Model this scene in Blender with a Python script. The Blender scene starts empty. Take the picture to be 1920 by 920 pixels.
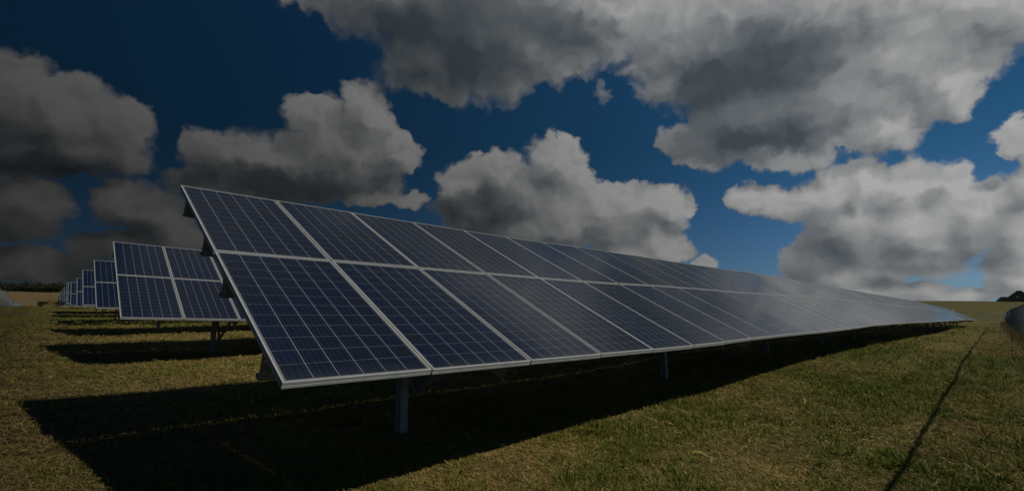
import bpy, math, random
import numpy as np
from mathutils import Vector, Matrix
random.seed(7)
rng = np.random.default_rng(11)
sc = bpy.context.scene
col = sc.collection
R = math.radians

# ------------------------------------------------------------------ camera
CAM_Z = 1.56
cam = bpy.data.cameras.new('camera')
cam.sensor_width = 36.0
cam.lens = 904.04 / 1920 * 36.0
cam.clip_start = 0.05
cam.clip_end = 6000.0
camo = bpy.data.objects.new('camera', cam)
camo.location = (0, 0, CAM_Z)
camo.rotation_euler = (R(90 + 8.5), 0, 0)
col.objects.link(camo)
sc.camera = camo

# ------------------------------------------------------------------ sun
SUN_AZ, SUN_EL = R(-22.4), R(42.9)          # azimuth from +X towards +Y
SUN = Vector((math.cos(SUN_EL) * math.cos(SUN_AZ), math.cos(SUN_EL) * math.sin(SUN_AZ), math.sin(SUN_EL)))
sl = bpy.data.lights.new('sun', 'SUN')
sl.energy = 3.4
sl.angle = R(0.53)
sl.color = (1.0, 0.94, 0.80)
so = bpy.data.objects.new('sun', sl)
so.rotation_euler = SUN.to_track_quat('Z', 'Y').to_euler()
so.location = (0, 0, 60)
col.objects.link(so)

vs = sc.view_settings
vs.view_transform = 'Standard'
vs.look = 'None'
vs.exposure = 0.0
vs.gamma = 1.0
vs.use_curve_mapping = False
sc.cycles.use_denoising = True
sc.cycles.max_bounces = 6
sc.cycles.transparent_max_bounces = 8
sc.cycles.caustics_reflective = False
sc.cycles.caustics_refractive = False


# ------------------------------------------------------------------ node helper
class NT:
    def __init__(self, tree):
        self.t = tree

    def new(self, typ, **kw):
        n = self.t.nodes.new(typ)
        for k, v in kw.items():
            setattr(n, k, v)
        return n

    def put(self, sock, v):
        if v is None:
            return
        if isinstance(v, bpy.types.NodeSocket):
            self.t.links.new(v, sock)
        else:
            if hasattr(sock.default_value, '__len__') and isinstance(v, (tuple, list)) and len(v) == 3 and len(sock.default_value) == 4:
                v = tuple(v) + (1.0,)
            sock.default_value = v

    def m(self, op, a, b=None, c=None, clamp=False):
        n = self.new('ShaderNodeMath', operation=op)
        n.use_clamp = clamp
        self.put(n.inputs[0], a)
        self.put(n.inputs[1], b)
        self.put(n.inputs[2], c)
        return n.outputs[0]

    def v(self, op, a, b=None, c=None, out=0):
        n = self.new('ShaderNodeVectorMath', operation=op)
        self.put(n.inputs[0], a)
        if b is not None:
            if op == 'SCALE':
                self.put(n.inputs['Scale'], b)
            else:
                self.put(n.inputs[1], b)
        self.put(n.inputs[2], c)
        return n.outputs['Value'] if op in ('LENGTH', 'DOT_PRODUCT', 'DISTANCE') else n.outputs[0]

    def sstep(self, x, a, b, lo=0.0, hi=1.0):
        n = self.new('ShaderNodeMapRange', interpolation_type='SMOOTHSTEP')
        self.put(n.inputs[0], x)
        self.put(n.inputs[1], a)
        self.put(n.inputs[2], b)
        self.put(n.inputs[3], lo)
        self.put(n.inputs[4], hi)
        return n.outputs[0]

    def lin(self, x, a, b, lo=0.0, hi=1.0):
        n = self.new('ShaderNodeMapRange')
        n.clamp = True
        self.put(n.inputs[0], x)
        self.put(n.inputs[1], a)
        self.put(n.inputs[2], b)
        self.put(n.inputs[3], lo)
        self.put(n.inputs[4], hi)
        return n.outputs[0]

    def mix(self, f, a, b, blend='MIX'):
        n = self.new('ShaderNodeMix', data_type='RGBA', blend_type=blend)
        self.put(n.inputs[0], f)
        self.put(n.inputs[6], a)
        self.put(n.inputs[7], b)
        return n.outputs[2]

    def noise(self, vec, scale, detail=2.0, rough=0.5, dist=0.0, color=False, lac=2.0):
        n = self.new('ShaderNodeTexNoise')
        self.put(n.inputs['Vector'], vec)
        n.inputs['Scale'].default_value = scale
        n.inputs['Detail'].default_value = detail
        n.inputs['Roughness'].default_value = rough
        n.inputs['Lacunarity'].default_value = lac
        n.inputs['Distortion'].default_value = dist
        return n.outputs['Color' if color else 'Fac']

    def sep(self, vec):
        n = self.new('ShaderNodeSeparateXYZ')
        self.put(n.inputs[0], vec)
        return n.outputs

    def comb(self, x, y, z):
        n = self.new('ShaderNodeCombineXYZ')
        self.put(n.inputs[0], x)
        self.put(n.inputs[1], y)
        self.put(n.inputs[2], z)
        return n.outputs[0]


# ------------------------------------------------------------------ sky
# cumulus positions on the sky, as (x/(1+y), z/(1+y)) of the direction, with half widths
CLOUDS = dict(
    A=[(-0.4268, 0.1839, 0.036, 0.0426), (-0.3936, 0.1712, 0.0408, 0.0396), (-0.3552, 0.1721, 0.0302, 0.0298), (-0.4175, 0.14, 0.0465, 0.0253), (-0.3722, 0.1459, 0.0408, 0.0215)],
    B=[(-0.1447, 0.2069, 0.0273, 0.0285), (-0.1975, 0.1949, 0.0289, 0.024), (-0.1201, 0.1717, 0.0268, 0.026), (-0.1685, 0.1667, 0.0591, 0.0384), (-0.2767, 0.1587, 0.038, 0.0245), (-0.233, 0.1519, 0.0572, 0.0303), (-0.2517, 0.1297, 0.0695, 0.0198), (-0.1736, 0.1369, 0.0613, 0.0215), (-0.3007, 0.1639, 0.0146, 0.013)],
    C=[(-0.4165, 0.0962, 0.0312, 0.0194), (-0.4218, 0.0753, 0.0336, 0.0169), (-0.3508, 0.102, 0.0239, 0.0235), (-0.3249, 0.0965, 0.0305, 0.0239), (-0.4106, 0.044, 0.0527, 0.0150), (-0.355, 0.0665, 0.0425, 0.0125), (-0.3161, 0.077, 0.0288, 0.0201)],
    D=[(0.0458, 0.1601, 0.0333, 0.0319), (-0.014, 0.1455, 0.0402, 0.0266), (-0.0502, 0.1324, 0.0266, 0.0244), (0.0223, 0.1244, 0.0777, 0.0389), (-0.039, 0.1103, 0.0433, 0.0278), (0.105, 0.1148, 0.0513, 0.0253), (0.1502, 0.1162, 0.0287, 0.0185), (0.1724, 0.1111, 0.0123, 0.0119), (0.0776, 0.0932, 0.0924, 0.0249), (0.0167, 0.0966, 0.083, 0.0278), (0.150, 0.0700, 0.024, 0.0185), (0.1205, 0.0640, 0.0372, 0.016), (-0.0512, 0.0936, 0.0199, 0.0067), (-0.1397, 0.1193, 0.0306, 0.0109), (-0.105, 0.1203, 0.0216, 0.011), (0.190, 0.0546, 0.0127, 0.0062)],
    E=[(-0.1688, 0.3209, 0.0653, 0.033), (-0.1075, 0.3164, 0.0891, 0.0457), (-0.0329, 0.2849, 0.103, 0.0653), (-0.0768, 0.2633, 0.0596, 0.0384), (0.0125, 0.2700, 0.0720, 0.0437), (0.1027, 0.3022, 0.136, 0.0441), (0.2062, 0.2641, 0.0977, 0.0543), (0.238, 0.1926, 0.0807, 0.045), (0.2010, 0.1760, 0.0500, 0.0330), (0.3043, 0.1982, 0.0812, 0.0492), (0.3591, 0.228, 0.0656, 0.0488), (0.4098, 0.2619, 0.0691, 0.0413), (0.3377, 0.1719, 0.0361, 0.0234), (0.2744, 0.284, 0.1422, 0.0704), (0.1544, 0.2385, 0.0249, 0.0165), (0.2564, 0.1579, 0.06, 0.0165), (0.3894, 0.1997, 0.0252, 0.0277)],
    F=[(0.2336, 0.1125, 0.0209, 0.0158), (0.2697, 0.1093, 0.0315, 0.0186), (0.3067, 0.1119, 0.0401, 0.0293), (0.3305, 0.1284, 0.021, 0.0228), (0.3589, 0.1208, 0.0274, 0.0233), (0.3865, 0.1227, 0.0157, 0.0152), (0.3205, 0.0867, 0.0511, 0.035), (0.2897, 0.0528, 0.0344, 0.0274), (0.3595, 0.0793, 0.0565, 0.0461), (0.4063, 0.0945, 0.0371, 0.0268), (0.4286, 0.079, 0.0222, 0.0432), (0.362, 0.050, 0.036, 0.016), (0.3081, 0.0369, 0.0469, 0.0150)],
    G=[(0.4336, 0.149, 0.0166, 0.019), (0.4394, 0.1143, 0.0186, 0.0271), (0.4256, 0.1388, 0.0097, 0.0091)],
    H=[(0.147, 0.0745, 0.022, 0.016), (0.166, 0.064, 0.018, 0.010), (-0.050, 0.0950, 0.018, 0.008), (0.13, 0.062, 0.03, 0.010), (0.19, 0.053, 0.014, 0.008), (0.3535, 0.0225, 0.0341, 0.0094), (0.3329, 0.0199, 0.0471, 0.0078), (0.3914, 0.018, 0.024, 0.007), (0.4219, 0.027, 0.019, 0.0118), (0.3006, 0.0233, 0.0418, 0.006), (0.4267, 0.0472, 0.0252, 0.0181)],
    # outside the photograph, seen only in the glass of the panels
    X=[(0.56, 0.10, 0.07, 0.07), (0.66, 0.22, 0.10, 0.10), (0.56, 0.33, 0.07, 0.06), (0.75, 0.06, 0.1, 0.05), (0.475, 0.07, 0.035, 0.04), (0.5, 0.5, 0.1, 0.08), (0.03, 0.46, 0.26, 0.13), (-0.16, 0.42, 0.12, 0.07), (0.25, 0.40, 0.12, 0.08)],
)
# undersides and far sides of the clouds, which the sun does not reach
SHADY = [(0.03, 0.45, 0.34, 0.15, 1.0), (-0.0601, 0.2892, 0.1284, 0.0748, 1.0), (0.0219, 0.2901, 0.0816, 0.0501, 0.8), (0.2211, 0.2417, 0.1083, 0.0489, 0.85), (0.2268, 0.1806, 0.084, 0.034, 1.0), (0.2250, 0.2130, 0.0950, 0.0560, 0.92), (-0.0335, 0.1048, 0.0527, 0.0306, 0.8), (0.0279, 0.1354, 0.0445, 0.0222, 0.35), (0.0775, 0.0794, 0.0922, 0.0138, 0.30), (0.2897, 0.0528, 0.0365, 0.0279, 0.6), (0.3798, 0.0494, 0.057, 0.0133, 0.45), (0.3591, 0.0696, 0.0564, 0.0146, 0.12), (-0.2136, 0.1295, 0.1117, 0.018, 0.8), (-0.2965, 0.1492, 0.0259, 0.0253, 0.3), (-0.4073, 0.1274, 0.0613, 0.0158, 0.8), (-0.4304, 0.1427, 0.0385, 0.0272, 0.5), (-0.4018, 0.0671, 0.068, 0.028, 0.3), (-0.3481, 0.0801, 0.0425, 0.0123, 0.4), (-0.1737, 0.1584, 0.0307, 0.0161, 0.3), (0.3176, 0.0295, 0.069, 0.0069, 0.25), (0.4195, 0.0361, 0.0224, 0.01, 0.2), (0.261, 0.286, 0.0547, 0.0378, 0.3)]


def build_sky():
    w = bpy.data.worlds.new('World')
    sc.world = w
    w.use_nodes = True
    w.cycles.sampling_method = 'MANUAL'
    w.cycles.sample_map_resolution = 512
    nt = w.node_tree
    nt.nodes.clear()
    N = NT(nt)
    out = N.new('ShaderNodeOutputWorld')
    bg = N.new('ShaderNodeBackground')
    bg.inputs['Strength'].default_value = 0.10
    nt.links.new(bg.outputs[0], out.inputs[0])
    dirv = N.new('ShaderNodeTexCoord').outputs['Generated']
    x, y, z = N.sep(dirv)
    inv = N.m('DIVIDE', 1.0, N.m('ADD', y, 1.02))
    q = N.comb(N.m('MULTIPLY', x, inv), N.m('MULTIPLY', z, inv), 0.0)
    q0 = q
    # ragged, billowing outlines: the position is pushed about by noise at several sizes
    wa = N.v('SUBTRACT', N.noise(q, 16.0, 2.0, 0.5, color=True), (0.5, 0.5, 0.5))
    wb = N.v('SUBTRACT', N.noise(q, 44.0, 8.0, 0.60, color=True), (0.5, 0.5, 0.5))
    # far clouds low over the horizon are smaller, and so are their billows
    lowf = N.lin(z, 0.02, 0.30, 0.32, 1.0)
    q = N.v('ADD', q, N.v('SCALE', N.v('MULTIPLY_ADD', wa, (0.028, 0.028, 0.0), N.v('MULTIPLY', wb, (0.036, 0.034, 0.0))), lowf))

    def field(qq):
        cur = None
        for key, blobs in CLOUDS.items():
            for (cx, cy, rx, ry) in blobs:
                l = N.v('LENGTH', N.v('MULTIPLY_ADD', qq, (1 / rx, 1 / ry, 0), (-cx / rx, -cy / ry, 0)))
                cur = l if cur is None else N.m('SMOOTH_MIN', cur, l, 0.22)
        return N.m('SUBTRACT', 1.17, cur)

    d0 = field(q)
    d1 = field(N.v('ADD', q, (0.015, 0.024, 0.0)))
    # cauliflower relief inside the clouds
    dl = (0.0060, 0.0085, 0.0)

    def puffs(p):
        """rounded lobes at two sizes over soft noise"""
        vv = []
        for sc_ in (30.0, 71.0):
            vn = N.new('ShaderNodeTexVoronoi', voronoi_dimensions='2D', feature='SMOOTH_F1')
            N.put(vn.inputs['Vector'], p)
            vn.inputs['Scale'].default_value = sc_
            vn.inputs['Smoothness'].default_value = 0.35
            vv.append(vn.outputs['Distance'])
        b_ = N.m('MULTIPLY_ADD', vv[0], -0.62, 0.62)
        b_ = N.m('MULTIPLY_ADD', vv[1], -0.26, b_)
        return N.m('MULTIPLY_ADD', N.noise(p, 22.0, 6.0, 0.58), 0.60, N.m('MULTIPLY_ADD', b_, 0.62, -0.02))
    n0 = puffs(q)
    n1 = puffs(N.v('ADD', q, dl))
    b0 = N.noise(q0, 9.0, 4.0, 0.55)
    nf = N.noise(q, 60.0, 5.0, 0.6)
    d = N.m('ADD', d0, N.m('MULTIPLY', N.m('SUBTRACT', n0, 0.5), 0.80))
    d = N.m('ADD', d, N.m('MULTIPLY', N.m('SUBTRACT', nf, 0.5), 0.16))
    soft = N.lin(b0, 0.35, 0.7, 0.12, 0.50)
    alpha = N.sstep(d, 0.0, soft)
    # a torn wisp hanging free below the big cloud
    lw = N.v('LENGTH', N.v('MULTIPLY_ADD', q, (1 / 0.0105, 1 / 0.0165, 0), (-0.0937 / 0.0105, -0.2280 / 0.0165, 0)))
    wisp = N.m('ADD', N.m('SUBTRACT', 1.0, lw), N.m('MULTIPLY', N.m('SUBTRACT', nf, 0.48), 4.5))
    alpha = N.m('MAXIMUM', alpha, N.m('MULTIPLY', N.sstep(wisp, 0.1, 1.3), N.sstep(lw, 1.5, 0.6, 0.0, 0.62)))
    # light and shade: the sun stands high on the right
    lit = N.m('MULTIPLY', N.m('SUBTRACT', d0, d1), 0.50)
    lit = N.m('MINIMUM', N.m('MAXIMUM', lit, -0.18), 0.30)
    rel = N.m('MULTIPLY', N.m('SUBTRACT', n0, n1), 0.72)
    thick = N.sstep(d, 0.1, 1.0)
    sh = None
    for (cx, cy, rx, ry, s) in SHADY:
        l = N.v('LENGTH', N.v('MULTIPLY_ADD', q, (1 / rx, 1 / ry, 0), (-cx / rx, -cy / ry, 0)))
        v = N.sstep(l, 0.15, 1.45, s, 0.0)
        sh = v if sh is None else N.m('SMOOTH_MAX', sh, v, 0.15)
    lum = N.m('ADD', 0.78, lit)
    lum = N.m('ADD', lum, N.m('MULTIPLY', rel, N.m('MULTIPLY_ADD', sh, -0.6, 1.0)))
    lum = N.m('MULTIPLY_ADD', thick, -0.06, lum)
    lum = N.m('MULTIPLY_ADD', sh, -0.72, lum)
    lum = N.m('MULTIPLY_ADD', N.m('SUBTRACT', b0, 0.5), 0.12, lum)
    lum = N.m('MINIMUM', N.m('MAXIMUM', lum, 0.0), 1.05)
    # clouds scatter more light on the side of the sky where the sun stands
    cosun = N.v('DOT_PRODUCT', dirv, tuple(SUN))
    phase = N.m('MULTIPLY_ADD', N.m('POWER', N.lin(cosun, -0.64, 0.32), 1.6), 0.90, 0.10)
    ramp = N.new('ShaderNodeValToRGB')
    N.put(ramp.inputs[0], lum)
    cr = ramp.color_ramp
    cr.elements[0].position = 0.0
    cr.elements[0].color = (0.052, 0.066, 0.078, 1)
    cr.elements[1].position = 1.0
    cr.elements[1].color = (0.385, 0.388, 0.382, 1)
    e = cr.elements.new(0.35)
    e.color = (0.120, 0.134, 0.146, 1)
    e = cr.elements.new(0.68)
    e.color = (0.245, 0.252, 0.256, 1)
    cloud = N.mix(1.0, ramp.outputs[0], N.comb(phase, phase, phase), 'MULTIPLY')
    cloud = N.v('SCALE', cloud, 10.0)          # the background strength is 0.1
    sky = N.new('ShaderNodeTexSky', sky_type='NISHITA')
    sky.sun_disc = False
    sky.sun_elevation = SUN_EL
    sky.sun_rotation = math.atan2(SUN.x, SUN.y)
    sky.altitude = 300
    sky.air_density = 1.0
    sky.dust_density = 0.4
    sky.ozone_density = 3.0
    tint = N.mix(N.sstep(z, 0.0, 0.34), (0.28, 0.42, 0.60), (0.095, 0.265, 0.34))
    skc = N.mix(1.0, sky.outputs[0], tint, 'MULTIPLY')
    skc = N.mix(1.0, skc, N.comb(phase, phase, phase), 'MULTIPLY')
    fin = N.mix(alpha, skc, cloud)
    nt.links.new(fin, bg.inputs['Color'])


build_sky()


# ------------------------------------------------------------------ the lie of the land
# s runs along the rows, t runs from the front row to the rows behind it
P0 = np.array([-1.27165, 2.75664, -0.3576 + CAM_Z])      # lower left corner of the front array's glass
PSI = R(44.4788)
TILT = R(27.66)
U = np.array([math.cos(PSI), math.sin(PSI), 0.0])
H = np.array([-math.sin(PSI), math.cos(PSI), 0.0])
Z = np.array([0.0, 0.0, 1.0])
PW, PL = 0.998, 1.954                    # panel
GW, GL = 1.012, 1.9777                   # panel pitch


def smooth_interp(x, xs, ys):
    """piecewise cubic with flat-limited slopes"""
    xs = np.asarray(xs, float)
    ys = np.asarray(ys, float)
    dx = np.diff(xs)
    sl_ = np.diff(ys) / dx
    mm = np.zeros(len(xs))
    for i in range(1, len(xs) - 1):
        mm[i] = 0 if sl_[i - 1] * sl_[i] <= 0 else 2 * sl_[i - 1] * sl_[i] / (sl_[i - 1] + sl_[i])
    mm[0], mm[-1] = sl_[0], sl_[-1]
    x = np.clip(x, xs[0], xs[-1])
    i = np.clip(np.searchsorted(xs, x) - 1, 0, len(xs) - 2)
    h = dx[i]
    a = (x - xs[i]) / h
    return ((2 * a**3 - 3 * a**2 + 1) * ys[i] + (a**3 - 2 * a**2 + a) * h * mm[i] + (-2 * a**3 + 3 * a**2) * ys[i + 1] + (a**3 - a**2) * h * mm[i + 1])


AT = [(-400, -6), (-60, -2.6), (-8, -1.68), (-3, -1.56), (0, -1.42), (1.8, -1.28), (8.7, -.95), (17.6, -.65), (26.6, -.385), (34.3, -.33), (44.2, -.10), (50.9, .18), (65, .90), (83, 1.3), (92, 1.44),
      (101, 1.40), (110, 1.25), (119, 1.10), (140, 1.2), (222, 3.2), (330, 8.6), (460, 15.6), (580, 21.6), (760, 29), (1500, 40), (4000, 60)]
BS = [(-600, -8), (-120, -1.5), (-20, 0), (0, 0), (5, .06), (8, .10), (13, .28), (18, .31), (24, .30), (35, .26), (60, .21), (80, .2), (120, .3), (152, .45), (170, .95), (200, 2.8), (235, 5.6), (265, 7.5), (280, 7.4), (302, 5.5), (420, 2.5), (4000, 0)]


def vnoise(x, y, seed=0):
    """value noise, 0..1"""
    xi = np.floor(x).astype(np.int64)
    yi = np.floor(y).astype(np.int64)
    fx, fy = x - xi, y - yi
    fx = fx * fx * (3 - 2 * fx)
    fy = fy * fy * (3 - 2 * fy)

    def h(a, b):
        n = (a * 374761393 + b * 668265263 + seed * 1442695041) & 0xFFFFFFFF
        n = ((n ^ (n >> 13)) * 1274126177) & 0xFFFFFFFF
        n = n ^ (n >> 16)
        return (n & 0xFFFF) / 65535.0
    return (h(xi, yi) * (1 - fx) + h(xi + 1, yi) * fx) * (1 - fy) + (h(xi, yi + 1) * (1 - fx) + h(xi + 1, yi + 1) * fx) * fy


def fbm(x, y, f, octv=4, seed=0, gain=.5):
    a, s, tot = 1.0, 0.0, 0.0
    for o in range(octv):
        s = s + a * vnoise(x * f + 13.7 * o, y * f - 7.1 * o, seed + o)
        tot += a
        a *= gain
        f *= 2.03
    return s / tot


def st(x, y):
    dx, dy = x - P0[0], y - P0[1]
    return dx * U[0] + dy * U[1], dx * H[0] + dy * H[1]


def ground_z(x, y):
    x = np.asarray(x, float)
    y = np.asarray(y, float)
    s, t = st(x, y)
    z = smooth_interp(t, *zip(*AT)) + smooth_interp(s, *zip(*BS)) + CAM_Z
    r = np.hypot(x, y)
    z = z + (fbm(x, y, .6, 5, 3) - .5) * .15 * np.clip(r / 3, .3, 1) + (fbm(x, y, .07, 3, 9) - .5) * .35 * np.clip((r - 12) / 40, 0, 1)
    return z


def gz(x, y):
    return float(ground_z(np.array([x]), np.array([y]))[0])


def patch(x, y):
    """how green the grass is, 0 straw .. 1 green"""
    s, t = st(x, y)
    p = fbm(x, y, .8, 4, 21, .6) * .55 + fbm(x, y, .16, 3, 40) * .45
    p = (p - .5) * 2.9 + .31
    p = p + (fbm(s * .10, t * .9, 1.0, 3, 64) - .5) * .9          # mown swaths along the rows
    p = p + .22 * np.exp(-((t + .3) / 1.6) ** 2) * np.clip((s - 6) / 8, 0, 1)    # greener strip below the drip edge
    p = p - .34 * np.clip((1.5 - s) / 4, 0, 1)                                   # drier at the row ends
    p = p + .40 * np.exp(-((x + 34) / 12) ** 2 - ((y - 30) / 16) ** 2)
    return np.clip(p, 0, 1)


# ------------------------------------------------------------------ object helpers
def link(o, parent=None):
    col.objects.link(o)
    if parent is not None:
        o.parent = parent
    return o


def tag(o, label=None, cat=None, group=None, kind=None):
    if label:
        o['label'] = label
    if cat:
        o['category'] = cat
    if group:
        o['group'] = group
    if kind:
        o['kind'] = kind
    return o


def empty(name, loc, label, cat, group=None):
    o = bpy.data.objects.new(name, None)
    o.location = loc
    o.empty_display_size = .3
    col.objects.link(o)
    return tag(o, label, cat, group)


class MB:
    """collects vertices and faces for one mesh"""

    def __init__(self):
        self.v, self.f = [], []

    def add(self, vs_, fs):
        b = len(self.v)
        self.v += [tuple(map(float, p)) for p in vs_]
        self.f += [tuple(b + i for i in f) for f in fs]

    def box(self, c, ax, ay, az):
        """box from centre and three half-axis vectors"""
        c, ax, ay, az = map(np.array, (c, ax, ay, az))
        p = [c + i * ax + j * ay + k * az for k in (-1, 1) for j in (-1, 1) for i in (-1, 1)]
        self.add(p, [(0, 2, 3, 1), (4, 5, 7, 6), (0, 1, 5, 4), (2, 6, 7, 3), (0, 4, 6, 2), (1, 3, 7, 5)])

    def sweep(self, path, prof, ex, ey, closed=True, caps=True):
        """profile (list of 2-D points) carried along path; ex, ey are the profile axes"""
        n = len(prof)
        vs_ = []
        for i, p in enumerate(path):
            a = ex[i] if isinstance(ex, list) else ex
            b = ey[i] if isinstance(ey, list) else ey
            vs_ += [np.array(p) + u_ * np.array(a) + v_ * np.array(b) for u_, v_ in prof]
        fs = []
        m = n if closed else n - 1
        for i in range(len(path) - 1):
            for j in range(m):
                k = (j + 1) % n
                fs.append((i * n + j, i * n + k, (i + 1) * n + k, (i + 1) * n + j))
        if caps and closed:
            fs.append(tuple(range(n - 1, -1, -1)))
            fs.append(tuple((len(path) - 1) * n + j for j in range(n)))
        self.add(vs_, fs)

    def tube(self, path, r, n=6, caps=True):
        path = [np.array(p, float) for p in path]
        ex, ey = [], []
        for i in range(len(path)):
            d = path[min(i + 1, len(path) - 1)] - path[max(i - 1, 0)]
            d /= np.linalg.norm(d)
            a = np.cross(d, Z if abs(d[2]) < .9 else np.array([1., 0, 0]))
            a /= np.linalg.norm(a)
            ex.append(a)
            ey.append(np.cross(d, a))
        prof = [(r * math.cos(2 * math.pi * k / n), r * math.sin(2 * math.pi * k / n)) for k in range(n)]
        self.sweep(path, prof, ex, ey, True, caps)

    def mesh(self, name, mat, smooth=False):
        me = bpy.data.meshes.new(name)
        me.from_pydata(self.v, [], self.f)
        me.materials.append(mat)
        if smooth:
            me.polygons.foreach_set('use_smooth', [True] * len(me.polygons))
        me.update()
        return me

    def build(self, name, mat, parent=None, smooth=False):
        return link(bpy.data.objects.new(name, self.mesh(name, mat, smooth)), parent)


def fast_mesh(name, verts, faces_idx, nper, mat):
    """verts (n,3); faces_idx flat array with nper verts per face"""
    me = bpy.data.meshes.new(name)
    nf = len(faces_idx) // nper
    me.vertices.add(len(verts))
    me.vertices.foreach_set('co', np.ascontiguousarray(verts, np.float32).ravel())
    me.loops.add(len(faces_idx))
    me.loops.foreach_set('vertex_index', np.ascontiguousarray(faces_idx, np.int32))
    me.polygons.add(nf)
    me.polygons.foreach_set('loop_start', np.arange(0, nf * nper, nper, dtype=np.int32))
    me.update(calc_edges=True)
    me.materials.append(mat)
    return me


# ------------------------------------------------------------------ materials
def mat(name):
    m_ = bpy.data.materials.new(name)
    m_.use_nodes = True
    nt = m_.node_tree
    nt.nodes.clear()
    N = NT(nt)
    o = N.new('ShaderNodeOutputMaterial')
    b = N.new('ShaderNodeBsdfPrincipled')
    nt.links.new(b.outputs[0], o.inputs[0])
    return m_, N, b, o


def metal(name, c, rough, metallic, var=.25, scale=9.0):
    m_, N, b, o = mat(name)
    tc = N.new('ShaderNodeTexCoord').outputs['Object']
    n = N.noise(tc, scale, 5, .6)
    cc = N.mix(N.lin(n, .3, .75), tuple(v * (1 - var) for v in c), tuple(min(1, v * (1 + var)) for v in c))
    N.put(b.inputs['Base Color'], cc)
    N.put(b.inputs['Roughness'], N.lin(n, .3, .7, rough - .07, rough + .1))
    b.inputs['Metallic'].default_value = metallic
    return m_


M_FRAME = metal('anodised_aluminium', (.33, .338, .334), .45, .25, .10)
M_STEEL = metal('galvanised_steel', (.215, .205, .185), .65, .1, .3, 14)
M_BOLT = metal('zinc_bolt', (.5, .5, .48), .35, .8, .1)
M_FENCE = metal('galvanised_wire', (.19, .21, .225), .55, .2, .12)


def make_cells():
    m_, N, b, o = mat('solar_cells')
    tc = N.new('ShaderNodeTexCoord').outputs['Object']
    x, y, z = N.sep(tc)
    c = .1585
    cx = N.m('DIVIDE', N.m('SUBTRACT', x, (PW - 6 * c) / 2), c)
    cy = N.m('DIVIDE', N.m('SUBTRACT', y, (PL - 12 * c) / 2), c)
    fx, fy = N.m('FRACT', cx), N.m('FRACT', cy)
    ix, iy = N.m('FLOOR', cx), N.m('FLOOR', cy)
    ex = N.m('ABSOLUTE', N.m('SUBTRACT', fx, .5))
    ey = N.m('ABSOLUTE', N.m('SUBTRACT', fy, .5))
    colgap = N.m('GREATER_THAN', ex, .5 - .0115)
    rowgap = N.m('GREATER_THAN', ey, .5 - .0095)
    inside = N.m('MULTIPLY', N.m('LESS_THAN', N.m('ABSOLUTE', N.m('SUBTRACT', cx, 3.0)), 3.0), N.m('LESS_THAN', N.m('ABSOLUTE', N.m('SUBTRACT', cy, 6.0)), 6.0))
    bb = N.m('ABSOLUTE', N.m('SUBTRACT', N.m('FRACT', N.m('MULTIPLY', fx, 4.0)), .5))
    bus = N.m('LESS_THAN', bb, .019)
    # every cell is cut from another crystal
    info = N.new('ShaderNodeObjectInfo').outputs['Random']
    wn = N.new('ShaderNodeTexWhiteNoise', noise_dimensions='3D')
    N.put(wn.inputs['Vector'], N.comb(ix, iy, N.m('MULTIPLY', info, 91.0)))
    r1 = wn.outputs['Value']
    vo = N.new('ShaderNodeTexVoronoi')
    N.put(vo.inputs['Vector'], N.v('ADD', tc, N.comb(N.m('MULTIPLY', r1, 31.0), info, 0.0)))
    vo.inputs['Scale'].default_value = 55.0
    grain = N.sep(vo.outputs['Color'])[0]
    base = N.mix(r1, (.0017, .0058, .0200), (.0036, .0062, .0135))
    base = N.mix(N.m('MULTIPLY', grain, .35), base, (.0040, .0100, .030))
    pan = N.lin(info, 0, 1, .85, 1.15)
    base = N.mix(1.0, base, N.comb(pan, pan, pan), 'MULTIPLY')
    base = N.mix(N.m('MULTIPLY', bus, .75), base, (.045, .048, .053))
    base = N.mix(N.m('MULTIPLY', rowgap, .85), base, (.115, .115, .118))
    base = N.mix(colgap, base, (.20, .205, .21))
    base = N.mix(inside, (.10, .103, .108), base)
    # dust along the lower frame and a few dried drops
    dn = N.noise(tc, 7.0, 6, .65)
    dust = N.m('MULTIPLY', N.sstep(y, .16, .01), N.lin(dn, .3, .7, .0, .22))
    dust = N.m('ADD', dust, N.lin(dn, .62, .8, 0, .05))
    base = N.mix(dust, base, (.075, .075, .07))
    N.put(b.inputs['Base Color'], base)
    N.put(b.inputs['Roughness'], N.lin(dn, .3, .8, .10, .16))
    b.inputs['IOR'].default_value = 1.34
    return m_


M_CELLS = make_cells()


def make_back():
    m_, N, b, o = mat('white_backsheet')
    tc = N.new('ShaderNodeTexCoord').outputs['Object']
    n = N.noise(tc, 5, 4, .6)
    N.put(b.inputs['Base Color'], N.mix(n, (.5, .5, .48), (.62, .62, .6)))
    b.inputs['Roughness'].default_value = .6
    return m_


M_BACK = make_back()


def foliage_mat(name, attr=True, base=(.05, .08, .02), tr=.25):
    m_, N, b, o = mat(name)
    nt = m_.node_tree
    if attr:
        a = N.new('ShaderNodeAttribute')
        a.attribute_name = 'tone'
        c = a.outputs['Color']
    else:
        tc = N.new('ShaderNodeTexCoord').outputs['Object']
        c = N.mix(N.noise(tc, 1.2, 3), tuple(v * .6 for v in base), tuple(v * 1.4 for v in base))
    N.put(b.inputs['Base Color'], c)
    b.inputs['Roughness'].default_value = .7
    b.inputs['Specular IOR Level'].default_value = .25
    t_ = N.new('ShaderNodeBsdfTranslucent')
    N.put(t_.inputs['Color'], c)
    mx = N.new('ShaderNodeMixShader')
    mx.inputs[0].default_value = tr
    nt.links.new(b.outputs[0], mx.inputs[1])
    nt.links.new(t_.outputs[0], mx.inputs[2])
    nt.links.new(mx.outputs[0], o.inputs[0])
    return m_


M_GRASS = foliage_mat('grass_blades')
M_LEAF = foliage_mat('tree_leaves', tr=.15)
STRAW = np.array([.340, .258, .080])
GREEN = np.array([.094, .120, .013])
BROWN = np.array([.135, .092, .036])


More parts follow.
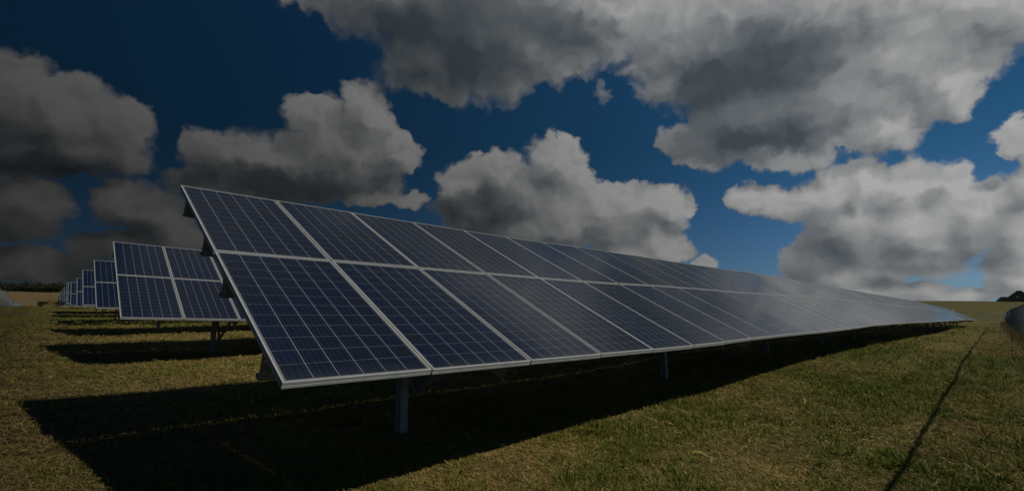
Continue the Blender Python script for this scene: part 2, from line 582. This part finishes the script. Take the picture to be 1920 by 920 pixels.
def make_ground():
    m_, N, b, o = mat('mown_grass_ground')
    tc = N.new('ShaderNodeTexCoord').outputs['Object']
    a = N.new('ShaderNodeAttribute')
    a.attribute_name = 'tone'
    n1 = N.noise(tc, 3.0, 8, .7)
    n2 = N.noise(tc, 38.0, 5, .7)
    f = N.lin(N.m('MULTIPLY', n1, N.m('ADD', n2, .5)), .25, .75, .45, 1.35)
    c = N.mix(1.0, a.outputs['Color'], N.comb(f, f, f), 'MULTIPLY')
    N.put(b.inputs['Base Color'], c)
    b.inputs['Roughness'].default_value = .95
    b.inputs['Specular IOR Level'].default_value = .1
    bp = N.new('ShaderNodeBump')
    bp.inputs['Strength'].default_value = .9
    bp.inputs['Distance'].default_value = .05
    N.put(bp.inputs['Height'], N.m('ADD', n1, N.m('MULTIPLY', n2, .6)))
    m_.node_tree.links.new(bp.outputs[0], b.inputs['Normal'])
    return m_


M_GROUND = make_ground()


# ------------------------------------------------------------------ ground
def tone_at(x, y):
    p = patch(x, y)[:, None]
    mixn = fbm(x, y, 1.7, 3, 77)[:, None]
    dry = STRAW * (1 - mixn * .8) + BROWN * mixn * .8
    dry = dry * (1 - .68 * np.clip((1.8 - st(x, y)[0]) / 3.5, 0, 1))[:, None]  # dimmer light on the left, put into the ground colour
    return dry * (1 - p) + GREEN * p


def build_ground():
    na, nr = 720, 250
    ang = np.linspace(0, 2 * np.pi, na, endpoint=False)
    rad = np.concatenate([[0.0], .35 * (4500 / .35) ** (np.arange(nr) / (nr - 1.0))])
    rr, aa = np.meshgrid(rad[1:], ang, indexing='ij')
    x = np.concatenate([[0.0], (rr * np.cos(aa)).ravel()])
    y = np.concatenate([[0.0], (rr * np.sin(aa)).ravel()])
    z = ground_z(x, y)
    i = np.arange(nr - 1)[:, None] * na + np.arange(na)[None, :] + 1
    j = np.arange(nr - 1)[:, None] * na + (np.arange(na)[None, :] + 1) % na + 1
    q = np.stack([i, j, j + na, i + na], -1)[..., ::1].reshape(-1, 4)
    q = q[:, ::-1]
    # outward radius first: keep normals up
    k = np.arange(na)
    tri = np.stack([np.zeros(na, int), k + 1, (k + 1) % na + 1], -1)
    me = bpy.data.meshes.new('ground')
    allv = np.stack([x, y, z], -1)
    faces = np.concatenate([q.ravel(), tri.ravel()])
    starts = np.concatenate([np.arange(0, len(q) * 4, 4), len(q) * 4 + np.arange(0, na * 3, 3)])
    me.vertices.add(len(allv))
    me.vertices.foreach_set('co', allv.astype(np.float32).ravel())
    me.loops.add(len(faces))
    me.loops.foreach_set('vertex_index', faces.astype(np.int32))
    me.polygons.add(len(starts))
    me.polygons.foreach_set('loop_start', starts.astype(np.int32))
    me.update(calc_edges=True)
    me.polygons.foreach_set('use_smooth', np.ones(len(starts), bool))
    me.materials.append(M_GROUND)
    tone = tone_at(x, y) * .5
    s, t = st(x, y)
    # the stubble field beyond the fence, the hay hill on the right
    far = np.clip((t - 150) / 25, 0, 1)[:, None]
    nz = fbm(x, y, .03, 4, 5)[:, None]
    fieldc = np.array([.120, .083, .038]) * (.75 + .5 * nz)
    tone = tone * (1 - far) + fieldc * far
    hill = np.clip((s - 150) / 12, 0, 1)[:, None] * (1 - far)
    hillc = np.array([.088, .078, .025]) * (.7 + .6 * nz)
    tone = tone * (1 - hill) + hillc * hill
    att = me.color_attributes.new('tone', 'FLOAT_COLOR', 'POINT')
    att.data.foreach_set('color', np.concatenate([tone, np.ones((len(tone), 1))], 1).astype(np.float32).ravel())
    o = link(bpy.data.objects.new('ground', me))
    return tag(o, kind='structure')


build_ground()


# ------------------------------------------------------------------ grass
def build_grass():
    V, F, T = [], [], []
    base = 0

    def batch(n, r0, r1, scale, half=R(56), tuft=7):
        """tufts of green blades standing, straw lying between them"""
        nonlocal base
        r = np.sqrt(rng.uniform(r0 * r0, r1 * r1, n))
        a = rng.uniform(-half, half, n)
        x, y = r * np.sin(a), r * np.cos(a)
        p = patch(x, y)
        clump = fbm(x, y, 4.0, 3, 60, .6)
        keep = rng.random(n) < np.clip(.25 + 1.5 * (clump - .15), 0, 1)
        x, y, p, clump = x[keep], y[keep], p[keep], clump[keep]
        green = rng.random(len(x)) < np.clip(.04 + .9 * p + .5 * (clump - .5), 0, .95)
        # each point grows a few blades
        k = tuft
        x, y = np.repeat(x, k), np.repeat(y, k)
        p, clump, green = np.repeat(p, k), np.repeat(clump, k), np.repeat(green, k)
        n = len(x)
        sp = np.where(green, .012, .030) * scale
        x = x + rng.normal(0, 1, n) * sp
        y = y + rng.normal(0, 1, n) * sp
        z = ground_z(x, y) - .006
        lean = np.where(green, rng.uniform(.1, 1.15, n), rng.uniform(.95, 1.62, n))
        ln = np.where(green, rng.uniform(.025, .075, n) * (.35 + 1.3 * clump), rng.uniform(.025, .085, n)) * scale
        wd = np.where(green, rng.uniform(.0018, .0036, n), rng.uniform(.0012, .0030, n)) * scale
        az = rng.uniform(0, 2 * np.pi, n)
        dx, dy = np.cos(az), np.sin(az)
        sx, sy = -dy * wd, dx * wd
        p0 = np.stack([x, y, z], 1)
        hh = np.cos(lean) * ln
        oo = np.sin(lean) * ln
        lift = np.where(green, 0, rng.uniform(0, .020, n)) * scale
        p0[:, 2] += lift
        side = np.stack([sx, sy, rng.normal(0, .5, n) * wd], 1)
        bend = rng.normal(0, .22, n)[:, None] * np.stack([-dy, dx, 0 * dx], 1) * ln[:, None]
        mid = p0 + np.stack([dx * oo * .42, dy * oo * .42, hh * .58], 1) + bend * .3
        tip = p0 + np.stack([dx * oo, dy * oo, hh * .86], 1) + bend
        verts = np.stack([p0 - side, p0 + side, mid - side * .8, mid + side * .8, tip], 1).reshape(-1, 3)
        b = base + np.arange(n)[:, None] * 5
        tri = np.concatenate([b + np.array([[0, 1, 3]]), b + np.array([[0, 3, 2]]), b + np.array([[2, 3, 4]])], 1).ravel()
        k = rng.random((n, 1))
        gcol = GREEN * (1 - .35 * np.clip((1.2 - st(x, y)[0]) / 3.5, 0, 1))[:, None] * (.55 + .95 * k) + np.array([.045, .016, .002]) * rng.random((n, 1)) ** 2  # green blades carry the same painted dimming on the left
        big = np.clip(fbm(x, y, 1.7, 3, 77) * 1.9 - .55, 0, 1)[:, None]
        br = np.clip(rng.random((n, 1)) ** 1.2 * .55 + big * .5, 0, 1)
        scol = STRAW * (.75 + .8 * k ** 3) * (1 - br * .8) + BROWN * br * .8
        dry = (1 - .68 * np.clip((1.8 - st(x, y)[0]) / 3.5, 0, 1))[:, None]      # left side dimmed: weaker light painted into the straw colour
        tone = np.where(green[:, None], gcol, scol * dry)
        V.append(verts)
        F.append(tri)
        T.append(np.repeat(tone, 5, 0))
        base += n * 5

    batch(52000, 1.9, 6.0, 1.0)
    batch(60000, 6.0, 14.0, 1.45)
    batch(34000, 14.0, 34.0, 2.3)
    batch(16000, 34.0, 90.0, 3.6)
    batch(900, 3.5, 26.0, 2.6, tuft=9)         # longer weeds the mower missed
    verts, faces, tone = np.concatenate(V), np.concatenate(F), np.concatenate(T)
    me = fast_mesh('grass', verts, faces, 3, M_GRASS)
    att = me.color_attributes.new('tone', 'FLOAT_COLOR', 'POINT')
    att.data.foreach_set('color', np.concatenate([tone, np.ones((len(tone), 1))], 1).astype(np.float32).ravel())
    o = link(bpy.data.objects.new('grass', me))
    tag(o, 'short mown grass, dry straw mixed with green blades, all over the ground', 'grass', kind='stuff')

    # tall dry weeds along the wire fence on the right
    V.clear(), F.clear(), T.clear()
    base = 0
    n = 16000
    s = rng.uniform(14, 150, n)
    t = np.interp(s, [10, 32, 70, 110, 152], [-3.9, -3.55, -2.98, -2.55, -2.3]) + rng.normal(0, .28, n)
    x = P0[0] + s * U[0] + t * H[0]
    y = P0[1] + s * U[1] + t * H[1]
    nz = fbm(x, y, .5, 3, 91)
    z = ground_z(x, y) - .02
    ln = (.15 + .75 * np.clip(nz - .3, 0, 1)) * rng.uniform(.5, 1.3, n)
    az = rng.uniform(0, 2 * np.pi, n)
    ben = rng.uniform(.05, .5, n)
    dx, dy = np.cos(az), np.sin(az)
    wd = rng.uniform(.004, .010, n)
    p0 = np.stack([x, y, z], 1)
    side = np.stack([-dy * wd, dx * wd, 0 * wd], 1)
    mid = p0 + np.stack([dx * ln * ben * .35, dy * ln * ben * .35, ln * .6], 1)
    tip = p0 + np.stack([dx * ln * ben, dy * ln * ben, ln], 1)
    verts = np.stack([p0 - side, p0 + side, mid - side, mid + side, tip], 1).reshape(-1, 3)
    b = np.arange(n)[:, None] * 5
    tri = np.concatenate([b + np.array([[0, 1, 3]]), b + np.array([[0, 3, 2]]), b + np.array([[2, 3, 4]])], 1).ravel()
    k = rng.random((n, 1))
    tone = np.repeat(BROWN * (.6 + .8 * k) * (1 - .3 * (k > .7)) + GREEN * .4 * (k > .7), 5, 0)
    me = fast_mesh('weeds', verts, tri, 3, M_GRASS)
    att = me.color_attributes.new('tone', 'FLOAT_COLOR', 'POINT')
    att.data.foreach_set('color', np.concatenate([tone, np.ones((len(tone), 1))], 1).astype(np.float32).ravel())
    o = link(bpy.data.objects.new('weeds', me))
    tag(o, 'tall dry brown weeds growing along the foot of the right wire fence', 'weeds', kind='stuff')


build_grass()


# ------------------------------------------------------------------ solar arrays
def panel_meshes():
    """frame with its white back sheet; cell glass.  origin: lower left front corner, x along the row, y up the slope"""
    f = MB()
    d, lip = .040, .0125
    prof = [(0, -d), (0, -.0235), (.004, -.022), (.004, -.0175), (0, -.016), (0, 0), (lip, 0), (lip, -.0045), (.006, -.0045), (.006, -d)]
    n = len(prof)
    cs = [(0, 0, 1, 1), (PW, 0, -1, 1), (PW, PL, -1, -1), (0, PL, 1, -1)]
    vs_ = []
    for (x, y, sx, sy) in cs:
        vs_ += [(x + sx * a, y + sy * a, b) for a, b in prof]
    fs = []
    for i in range(4):
        j = (i + 1) % 4
        for k in range(n):
            l = (k + 1) % n
            fs.append((i * n + k, j * n + k, j * n + l, i * n + l))
    f.add(vs_, fs)
    me = f.mesh('solar_panel', M_FRAME)
    me.materials.append(M_BACK)
    b = MB()
    bz = -.010
    me2 = MB()
    # back sheet joins the frame mesh as its second material
    import bmesh
    bm = bmesh.new()
    bm.from_mesh(me)
    q = [bm.verts.new(p) for p in ((.0062, .0062, bz), (PW - .0062, .0062, bz), (PW - .0062, PL - .0062, bz), (.0062, PL - .0062, bz))]
    fc = bm.faces.new(q[::-1])
    fc.material_index = 1
    # junction box behind
    bm.to_mesh(me)
    bm.free()
    g = MB()
    e = lip - .004
    g.add([(e, e, -.0025), (PW - e, e, -.0025), (PW - e, PL - e, -.0025), (e, PL - e, -.0025)], [(0, 1, 2, 3)])
    return me, g.mesh('glass', M_CELLS)


ME_PANEL, ME_GLASS = panel_meshes()

ZB1 = [(-2, 0), (4, 0), (5.5, .012), (7, .034), (9, .052), (11, .06), (13, .080), (15, .104), (17, .138), (20, .150), (24, .158), (31, .152), (44, .148), (56, .148), (66, .13), (72, .09), (90, .02), (120, -.05)]
PURLIN_L = (0.40, 1.56, 2.42, 3.52)


def row_frame(org, s, zf, tilt=TILT):
    """point on the lower glass edge and the row's axes there"""
    z0, z1 = float(zf(s)), float(zf(s + .5))
    p = org + U * s + Z * z0
    u = U + Z * (z1 - z0) / .5
    u = u / np.linalg.norm(u)
    v = math.cos(tilt) * H + math.sin(tilt) * Z
    v = v - u * (v @ u)
    v /= np.linalg.norm(v)
    return p, u, v, np.cross(u, v)


def solar_array(org, ncol, zf, label, group, s0=0.0, nparts=None, posts=None, cable=False, detail=False, jit=.0012):
    c0 = org + U * s0
    base = Vector((c0[0], c0[1], gz(c0[0], c0[1])))
    root = empty('solar_array', base, label, 'solar array', group)

    def local(me, name, parent=root):
        return link(bpy.data.objects.new(name, me), parent)
    rs = np.random.default_rng(int(abs(org[0] * 100)) + ncol)
    stuffF, stuffG = [], []
    order = []
    for i in range(ncol):
        for k in range(2):
            order.append((i, k))
    for idx, (i, k) in enumerate(order):
        s = s0 + i * GW
        p, u, v, n = row_frame(org, s, zf)
        q = p + v * (k * GL) + n * rs.normal(0, jit)
        a = rs.normal(0, .0016)
        b = rs.normal(0, .0012)
        n2 = n + a * u + b * v
        n2 /= np.linalg.norm(n2)
        u2 = u - n2 * (u @ n2)
        u2 /= np.linalg.norm(u2)
        v2 = np.cross(n2, u2)
        mtx = Matrix(((u2[0], v2[0], n2[0], q[0] - base[0]), (u2[1], v2[1], n2[1], q[1] - base[1]), (u2[2], v2[2], n2[2], q[2] - base[2]), (0, 0, 0, 1)))
        if nparts is None or idx < nparts:
            po = local(ME_PANEL, 'solar_panel')
            po.matrix_local = mtx
            go = local(ME_GLASS, 'glass', po)
        else:
            stuffF.append(mtx)
    if stuffF:
        import bmesh
        bm, bg_ = bmesh.new(), bmesh.new()
        for mtx in stuffF:
            # the far panels keep their frames; their glass lies on them as a child
            t1 = ME_PANEL.copy()
            t1.transform(mtx)
            bm.from_mesh(t1)
            bpy.data.meshes.remove(t1)
        me = bpy.data.meshes.new('far_panels')
        bm.to_mesh(me)
        bm.free()
        me.materials.append(M_FRAME)
        me.materials.append(M_BACK)
        fo = local(me, 'far_panels')
        tag(fo, kind='stuff')
        for mtx in stuffF:
            t1 = ME_GLASS.copy()
            t1.transform(mtx)
            bg_.from_mesh(t1)
            bpy.data.meshes.remove(t1)
        me = bpy.data.meshes.new('far_glass')
        bg_.to_mesh(me)
        bg_.free()
        me.materials.append(M_CELLS_FAR)
        go = local(me, 'far_glass', fo)
        tag(go, kind='stuff')
    # purlins: lipped channels running under all panels of the row
    L = ncol * GW - (GW - PW)
    B = np.array(base)
    for l in PURLIN_L:
        path, ex, ey = [], [], []
        ss = np.linspace(0, L, max(2, int(L / 2) + 1))
        for k_, sv in enumerate(ss):
            off = .004 if k_ == 0 else (-.004 if k_ == len(ss) - 1 else 0)
            p, u, v, n = row_frame(org, s0 + sv + off, zf)
            path.append(p + v * l - n * .0405 - B)
            w = -(n * .55 + Z * .45)
            w /= np.linalg.norm(w)
            ex.append(w)
            ey.append(v)
        h, fl, tk = .185, .06, .004
        prof = [(0, 0), (0, fl), (tk, fl), (tk, tk), (h - tk, tk), (h - tk, fl - .002), (h - .018, fl - .002), (h - .018, fl), (h, fl), (h, 0)]
        mb = MB()
        mb.sweep(path, prof, ex, ey)
        po = mb.build('purlin', M_STEEL, root)
        # bolts in the web near the open end of the channel
        p, u, v, n = row_frame(org, s0, zf)
        w = ex[0]
        for (du, dw) in ((.022, .055), (.028, .135), (.075, .140)) if detail else ():
            bo = MB()
            c = p + u * du + v * l - n * .0405 + w * dw - B - v * .002
            ring = [(.0085 * math.cos(k_ * math.pi / 3), .0085 * math.sin(k_ * math.pi / 3)) for k_ in range(6)]
            bo.sweep([c, c - v * .008], ring, u, w)
            bo.build('bolt', M_BOLT, po)
    # driven posts with a sloping beam and two braces each
    if posts is None:
        posts = [1.95, 7.75, 13.42, 18.95, 24.2, 29.4, 34.8, 40.2, 45.7, 51.2, 56.7, 62.2, 67.7]
    for sv in posts:
        if sv > s0 + L - .1 or sv < s0:
            continue
        p, u, v, n = row_frame(org, sv, zf)
        b_ = 1.75
        l_ = b_ / math.cos(TILT)
        drop = .0405 + .19
        top = p + v * l_ - n * (drop + .08)
        gx, gy = (p + H * b_)[:2]
        bot = np.array([top[0], top[1], gz(top[0], top[1]) - .35])
        mb = MB()
        # sigma section: web with two lipped flanges
        dH, dU, tk = .058, .045, .005
        prof = [(-dU, -dH), (dU, -dH), (dU, -dH + .022), (dU - tk, -dH + .022), (dU - tk, -dH + tk), (-dU + tk, -dH + tk), (-dU + tk, -.02), (-dU + .016, -.012), (-dU + .016, .012), (-dU + tk, .02), (-dU + tk, dH - tk), (dU - tk, dH - tk), (dU - tk, dH - .022), (dU, dH - .022), (dU, dH), (-dU, dH), (-dU, .024), (-dU + .011, .014), (-dU + .011, -.014), (-dU, -.024)]
        mb.sweep([bot - B, top + Z * .05 - B], prof, U, H)
        po = mb.build('post', M_STEEL, root)
        for zz in (.18, .30, .55) if detail and sv < 13 else ():
            mb = MB()
            c = top - Z * zz - H * (dH) - B - U * .012
            ring = [(.011 * math.cos(k_ * math.pi / 3), .011 * math.sin(k_ * math.pi / 3)) for k_ in range(6)]
            mb.sweep([c, c - H * .010], ring, U, Z)
            mb.build('bolt', M_BOLT, po)
        mb = MB()
        a0 = p + v * .22 - n * (drop + .06) + U * .058
        a1 = p + v * 3.72 - n * (drop + .06) + U * .058
        prof = [(-.055, -.0), (.055, 0), (.055, .045), (.050, .045), (.050, .005), (-.050, .005), (-.050, .045), (-.055, .045)]
        mb.sweep([a0 - B, a1 - B], prof, n, u)
        mb.build('beam', M_STEEL, root)
        for lb in (.72, 3.20):
            e0 = np.array([top[0], top[1], p[2] - .47]) + U * .112
            e1 = p + v * lb - n * (drop + .09) + U * .112
            dd = (e1 - e0) / np.linalg.norm(e1 - e0)
            sd = np.cross(dd, U)
            mb = MB()
            prof = [(-.030, 0), (.030, 0), (.030, .040), (.026, .040), (.026, .004), (-.026, .004), (-.026, .040), (-.030, .040)]
            mb.sweep([e0 - B, e1 - B], prof, sd, U)
            mb.build('brace', M_STEEL, root)
    if cable:
        p, u, v, n = row_frame(org, s0, zf)
        pts = []
        for k_ in range(13):
            a = k_ / 12
            c = p + v * (1.62 + .02 * math.sin(a * 3)) - n * (.05 + .16 * math.sin(a * math.pi) ** .8) + u * (.055 + .05 * a) - v * .08 * math.sin(a * math.pi)
            pts.append(c - B)
        mb = MB()
        mb.tube(pts, .006, 8)
        mb.build('cable', M_RUBBER, root, True)
    return root


M_RUBBER, _N, _b, _o = mat('black_cable')
_b.inputs['Base Color'].default_value = (.012, .012, .012, 1)
_b.inputs['Roughness'].default_value = .5

M_CELLS_FAR, _N, _b, _o = mat('solar_cells_far')
_b.inputs['Base Color'].default_value = (.018, .02, .028, 1)
_b.inputs['Roughness'].default_value = .1
_b.inputs['IOR'].default_value = 1.34

ZF1 = lambda s: smooth_interp(np.array([s]), *zip(*ZB1))[0]
G_ARR = 'solar arrays standing one behind another'
solar_array(P0, 70, ZF1, 'large front solar array of two panel rows reaching from left centre to the far right', G_ARR, nparts=100, cable=True, detail=True)
solar_array(P0 + Z * -.02, 15, ZF1, 'short distant solar array beyond the right end of the large front array', G_ARR, s0=72.6, posts=[74 + 5 * k for k in range(4)])

BACK = [(.13, 8.71, .3585, 14), (.38, 17.63, .675, 14), (.52, 26.58, .943, 12), (.67, 34.32, .997, 10), (.78, 44.24, 1.224, 8), (.85, 50.86, 1.529, 8), (1.20, 65.10, 2.278, 7), (1.60, 83.36, 2.723, 6), (1.70, 92.32, 2.849, 6),
        (1.75, 101.0, 2.84, 6), (1.8, 110.0, 2.69, 6), (1.85, 119.0, 2.56, 6)]
ORD = ['second', 'third', 'fourth', 'fifth', 'sixth', 'seventh', 'eighth', 'ninth', 'tenth', 'eleventh', 'twelfth', 'thirteenth']
for k, (al, bk, dz, nc) in enumerate(BACK):
    g_ = math.tan(R(-1.13)) if k == 0 else -.002
    zf = (lambda g_: (lambda s: g_ * min(s, 6)))(g_)
    lab = 'second solar array, directly behind the left end of the large front array' if k == 0 else '%s solar array counting back from the large front one, seen at its left end' % ORD[k]
    solar_array(P0 + U * al + H * bk + Z * dz, nc, zf, lab, G_ARR, posts=[1.97 + 5.62 * j for j in range(8)])


# ------------------------------------------------------------------ wire fences
def fence(name, pts, label, height=2.02, spacing=3.0, wire=.0024, mesh_step=.075, rail=.030, cap_at=(), m_=None):
    """chain link fence along a path given in (s, t)"""
    P = [P0 + U * a + H * b for a, b in pts]
    seg = [np.linalg.norm((P[i + 1] - P[i])[:2]) for i in range(len(P) - 1)]
    cum = np.concatenate([[0], np.cumsum(seg)])
    tot = cum[-1]

    def at(d):
        d = min(max(d, 0), tot)
        i = min(int(np.searchsorted(cum, d, side='right')) - 1, len(seg) - 1)
        f = (d - cum[i]) / seg[i]
        p = P[i] * (1 - f) + P[i + 1] * f
        return p[0], p[1]
    nd = int(tot / 1.0) + 2
    dd = np.linspace(0, tot, nd)
    xy = np.array([at(d) for d in dd])
    zz = ground_z(xy[:, 0], xy[:, 1])
    ker = np.ones(9) / 9
    zz = np.convolve(np.pad(zz, 4, 'edge'), ker, 'valid')

    def pt(d, h):
        x, y = at(d)
        return np.array([x, y, np.interp(d, dd, zz) + h])
    o0 = pt(0, 0)
    root = empty(name, Vector(o0), label, 'fence', 'wire fences round the field')
    n = int(round(tot / spacing))
    post = MB()
    post.tube([(0, 0, -.4), (0, 0, height + .04)], .034, 8)
    fm = m_ or M_FENCE
    pm = post.mesh('post', fm, True)
    for k in range(n + 1):
        p = pt(tot * k / n, 0) - o0
        po = link(bpy.data.objects.new('post', pm), root)
        po.location = p
        po.rotation_euler = (rng.normal(0, .012), rng.normal(0, .012), 0)
        if k in cap_at:
            c = MB()
            c.tube([(0, 0, height + .04), (0, 0, height + .14), (0, 0, height + .34), (0, 0, height + .42)], .13, 8)
            c.build('cap', M_WHITE, po, True)
    r = MB()
    r.tube([pt(d, height) - o0 for d in np.linspace(0, tot, n + 1)], rail, 8)
    r.build('top_rail', fm, root, True)
    # diamond mesh: straight wires both ways
    hm = height - .05
    ds = np.arange(-hm, tot, mesh_step)
    V, F = [], []
    for sg in (1, -1):
        for d in ds:
            a, b = d, d + hm
            ha, hb = 0.0, hm
            if a < 0:
                ha, a = -d, 0.0
            if b > tot:
                hb, b = hm - (b - tot), tot
            if b - a < .05:
                continue
            if sg < 0:
                ha, hb = hm - ha, hm - hb
            V.append((pt(a, ha + .04) - o0, pt(b, hb + .04) - o0))
    va = np.array(V)
    nw = len(va)
    dirv = va[:, 1] - va[:, 0]
    dirv /= np.linalg.norm(dirv, axis=1)[:, None]
    side = np.cross(dirv, [0, 0, 1.0])
    side /= np.linalg.norm(side, axis=1)[:, None] + 1e-9
    up = np.cross(side, dirv)
    ring = [side * wire, -side * wire * .5 + up * wire * .87, -side * wire * .5 - up * wire * .87]
    vv = np.stack([va[:, 0] + k for k in ring] + [va[:, 1] + k for k in ring], 1).reshape(-1, 3)
    b = np.arange(nw)[:, None] * 6
    q = np.concatenate([b + np.array([[0, 1, 4, 3]]), b + np.array([[1, 2, 5, 4]]), b + np.array([[2, 0, 3, 5]])], 1).ravel()
    me = fast_mesh('chain_link', vv, q, 4, fm)
    link(bpy.data.objects.new('chain_link', me), root)
    return root


M_WHITE, _N, _b, _o = mat('white_plastic')
_b.inputs['Base Color'].default_value = (.7, .7, .68, 1)
fence('wire_fence', [(-9, -3.95), (10, -3.90), (32, -3.55), (70, -2.98), (110, -2.55), (152, -2.30)], 'long chain link fence running into the distance along the right edge', rail=.019)
fence('wire_fence', [(152.4, -2.0), (152.4, 33)], 'short far chain link fence with two white post caps crossing below the grassy hill', cap_at=(3, 6), spacing=2.6)
fence('wire_fence', [(-4.0, 48), (-4.0, 150), (-3.8, 222), (70, 223)], 'chain link fence on the far left curving down over the crest', wire=.0011, mesh_step=.14, spacing=3.2, m_=metal('weathered_wire', (.07, .08, .085), .6, .1, .2))


# ------------------------------------------------------------------ house behind the hill
M_ROOF, _N, _b, _o = mat('dark_shingles')
_tc = _N.new('ShaderNodeTexCoord').outputs['Object']
_N.put(_b.inputs['Base Color'], _N.mix(_N.noise(_tc, 3.0, 6, .7), (.007, .007, .009), (.015, .015, .017)))
_b.inputs['Roughness'].default_value = 1.0
_b.inputs['Specular IOR Level'].default_value = .05
M_WALL, _N, _b, _o = mat('brown_brick')
_tc = _N.new('ShaderNodeTexCoord').outputs['Object']
_br = _N.new('ShaderNodeTexBrick')
_N.put(_br.inputs['Vector'], _tc)
_br.inputs['Scale'].default_value = 4
_br.inputs['Color1'].default_value = (.22, .13, .09, 1)
_br.inputs['Color2'].default_value = (.17, .10, .07, 1)
_N.put(_b.inputs['Base Color'], _br.outputs[0])


def house():
    cx, cy = 224.8, 215.0
    g = gz(cx, cy)
    root = empty('house', (cx, cy, g), 'house with dark hipped roof behind the grassy hill on the right', 'house')
    root.rotation_euler = (0, 0, math.atan2(-.723, .69))
    eave = (595 - 565.5) / 904 * 215 + CAM_Z - g
    w = MB()
    w.box((0, 3, eave / 2 - .5), (5.0, 0, 0), (0, 5.5, 0), (0, 0, eave / 2 + .5))
    w.build('wall', M_WALL, root)
    w = MB()
    w.box((-5.1, 1.5, eave / 2 - .6), (2.4, 0, 0), (0, 3.5, 0), (0, 0, eave / 2 + .4))
    w.build('wall', M_WALL, root)

    def hip(x0, x1, y0, y1, z, h, ridge, alongx=True):
        m_ = MB()
        cx_, cy_ = (x0 + x1) / 2, (y0 + y1) / 2
        if alongx:
            a, b_ = (cx_ - ridge / 2, cy_, z + h), (cx_ + ridge / 2, cy_, z + h)
            fs = [(0, 1, 5, 4), (1, 2, 5), (2, 3, 4, 5), (3, 0, 4), (3, 2, 1, 0)]
        else:
            a, b_ = (cx_, cy_ - ridge / 2, z + h), (cx_, cy_ + ridge / 2, z + h)
            fs = [(0, 1, 4), (1, 2, 5, 4), (2, 3, 5), (3, 0, 4, 5), (3, 2, 1, 0)]
        m_.add([(x0, y0, z), (x1, y0, z), (x1, y1, z), (x0, y1, z), a, b_], fs)
        return m_.build('roof', M_ROOF, root)
    main = hip(-5.6, 6.4, -3, 9, eave, 5.0, 1.2)
    hip(-7.7, -1.6, -2.5, 5.5, eave - .05, 2.35, 2.0)
    hip(.2, 7.2, -5.5, 3, eave - .1, 3.2, 3.0, False)
    v = MB()
    v.tube([(-.4, -.6, eave + 1.2), (-.4, -.6, eave + 2.2)], .10, 8)
    v.build('vent_pipe', M_WHITE, main, True)
    return root


house()


# ------------------------------------------------------------------ far wood and shrubs
def leaf_cloud(centers, sizes, cols, name, m_):
    n = len(centers)
    a = rng.normal(0, 1, (n, 3))
    a /= np.linalg.norm(a, axis=1)[:, None]
    b = np.cross(a, rng.normal(0, 1, (n, 3)))
    b /= np.linalg.norm(b, axis=1)[:, None]
    sz = sizes[:, None]
    v = np.stack([centers - a * sz, centers + b * sz * .6, centers + a * sz, centers - b * sz * .6], 1).reshape(-1, 3)
    me = fast_mesh(name, v, np.arange(n * 4), 4, m_)
    att = me.color_attributes.new('tone', 'FLOAT_COLOR', 'POINT')
    c = np.repeat(cols, 4, 0)
    att.data.foreach_set('color', np.concatenate([c, np.ones((len(c), 1))], 1).astype(np.float32).ravel())
    return me


def crown_points(n, c, rx, rz, lobes=6):
    ls = []
    for _ in range(lobes):
        d = rng.normal(0, 1, 3)
        d /= np.linalg.norm(d)
        ls.append((np.array(c) + d * np.array([rx, rx, rz]) * .55, rng.uniform(.4, .62)))
    out = []
    for k in range(n):
        lc, lr = ls[rng.integers(lobes)]
        d = rng.normal(0, 1, 3)
        d /= np.linalg.norm(d)
        out.append(lc + d * np.array([rx, rx, rz]) * lr * rng.uniform(.55, 1.0))
    return np.array(out)


def far_wood():
    C_, S_, T_ = [], [], []
    for row, dep in ((0, 418), (1, 428), (2, 442)):
        x = -600.0
        while x < -300:
            x += rng.uniform(1.8, 4.6)
            y = dep + rng.uniform(-4, 4)
            h = rng.uniform(5.0, 8.6) * (.8 + .4 * float(fbm(np.array([x]), np.array([0.]), .02, 3, 4)[0])) + row * 1.2
            w = rng.uniform(3.0, 6.5)
            g = gz(x, y)
            pts = crown_points(260, (x, y, g + h * .48), w, h * .52, 9)
            C_.append(pts)
            S_.append(rng.uniform(.3, .7, len(pts)))
            c = np.array([.011, .017, .007]) * rng.uniform(.6, 1.25) + np.array([.004, .002, 0]) * rng.random()
            T_.append(c * rng.uniform(.7, 1.3, (len(pts), 1)))
    me = leaf_cloud(np.concatenate(C_), np.concatenate(S_), np.concatenate(T_), 'far_wood', M_LEAF)
    tag(link(bpy.data.objects.new('far_wood', me)), 'dark green wood along the far edge of the stubble field on the left', 'trees', kind='stuff')


far_wood()


def shrub(s, t, h, w, c, label, name='shrub'):
    p = P0 + U * s + H * t
    g = gz(p[0], p[1])
    root = empty(name, (p[0], p[1], g), label, 'shrub')
    pts = crown_points(900, (0, 0, h * .5), w, h * .5, 8)
    pts[:, 2] = np.maximum(pts[:, 2], .02)
    me = leaf_cloud(pts, rng.uniform(.03, .09, len(pts)), np.array(c) * rng.uniform(.6, 1.4, (len(pts), 1)), 'foliage', M_LEAF)
    link(bpy.data.objects.new('foliage', me), root)
    m_ = MB()
    for k in range(7):
        a = k * .9
        m_.tube([(0, 0, -.1), (.4 * w * math.cos(a), .4 * w * math.sin(a), h * .7)], .012, 5)
    m_.build('stems', M_STEM, root)


M_STEM, _N, _b, _o = mat('stems')
_b.inputs['Base Color'].default_value = (.07, .05, .03, 1)
shrub(.9, 97, 1.5, 1.5, (.13, .11, .015), 'yellow flowering shrub beside the left ends of the far solar arrays')
shrub(-.3, 95, .9, .7, (.02, .022, .012), 'small dark shrub on the crest left of the yellow flowering shrub')
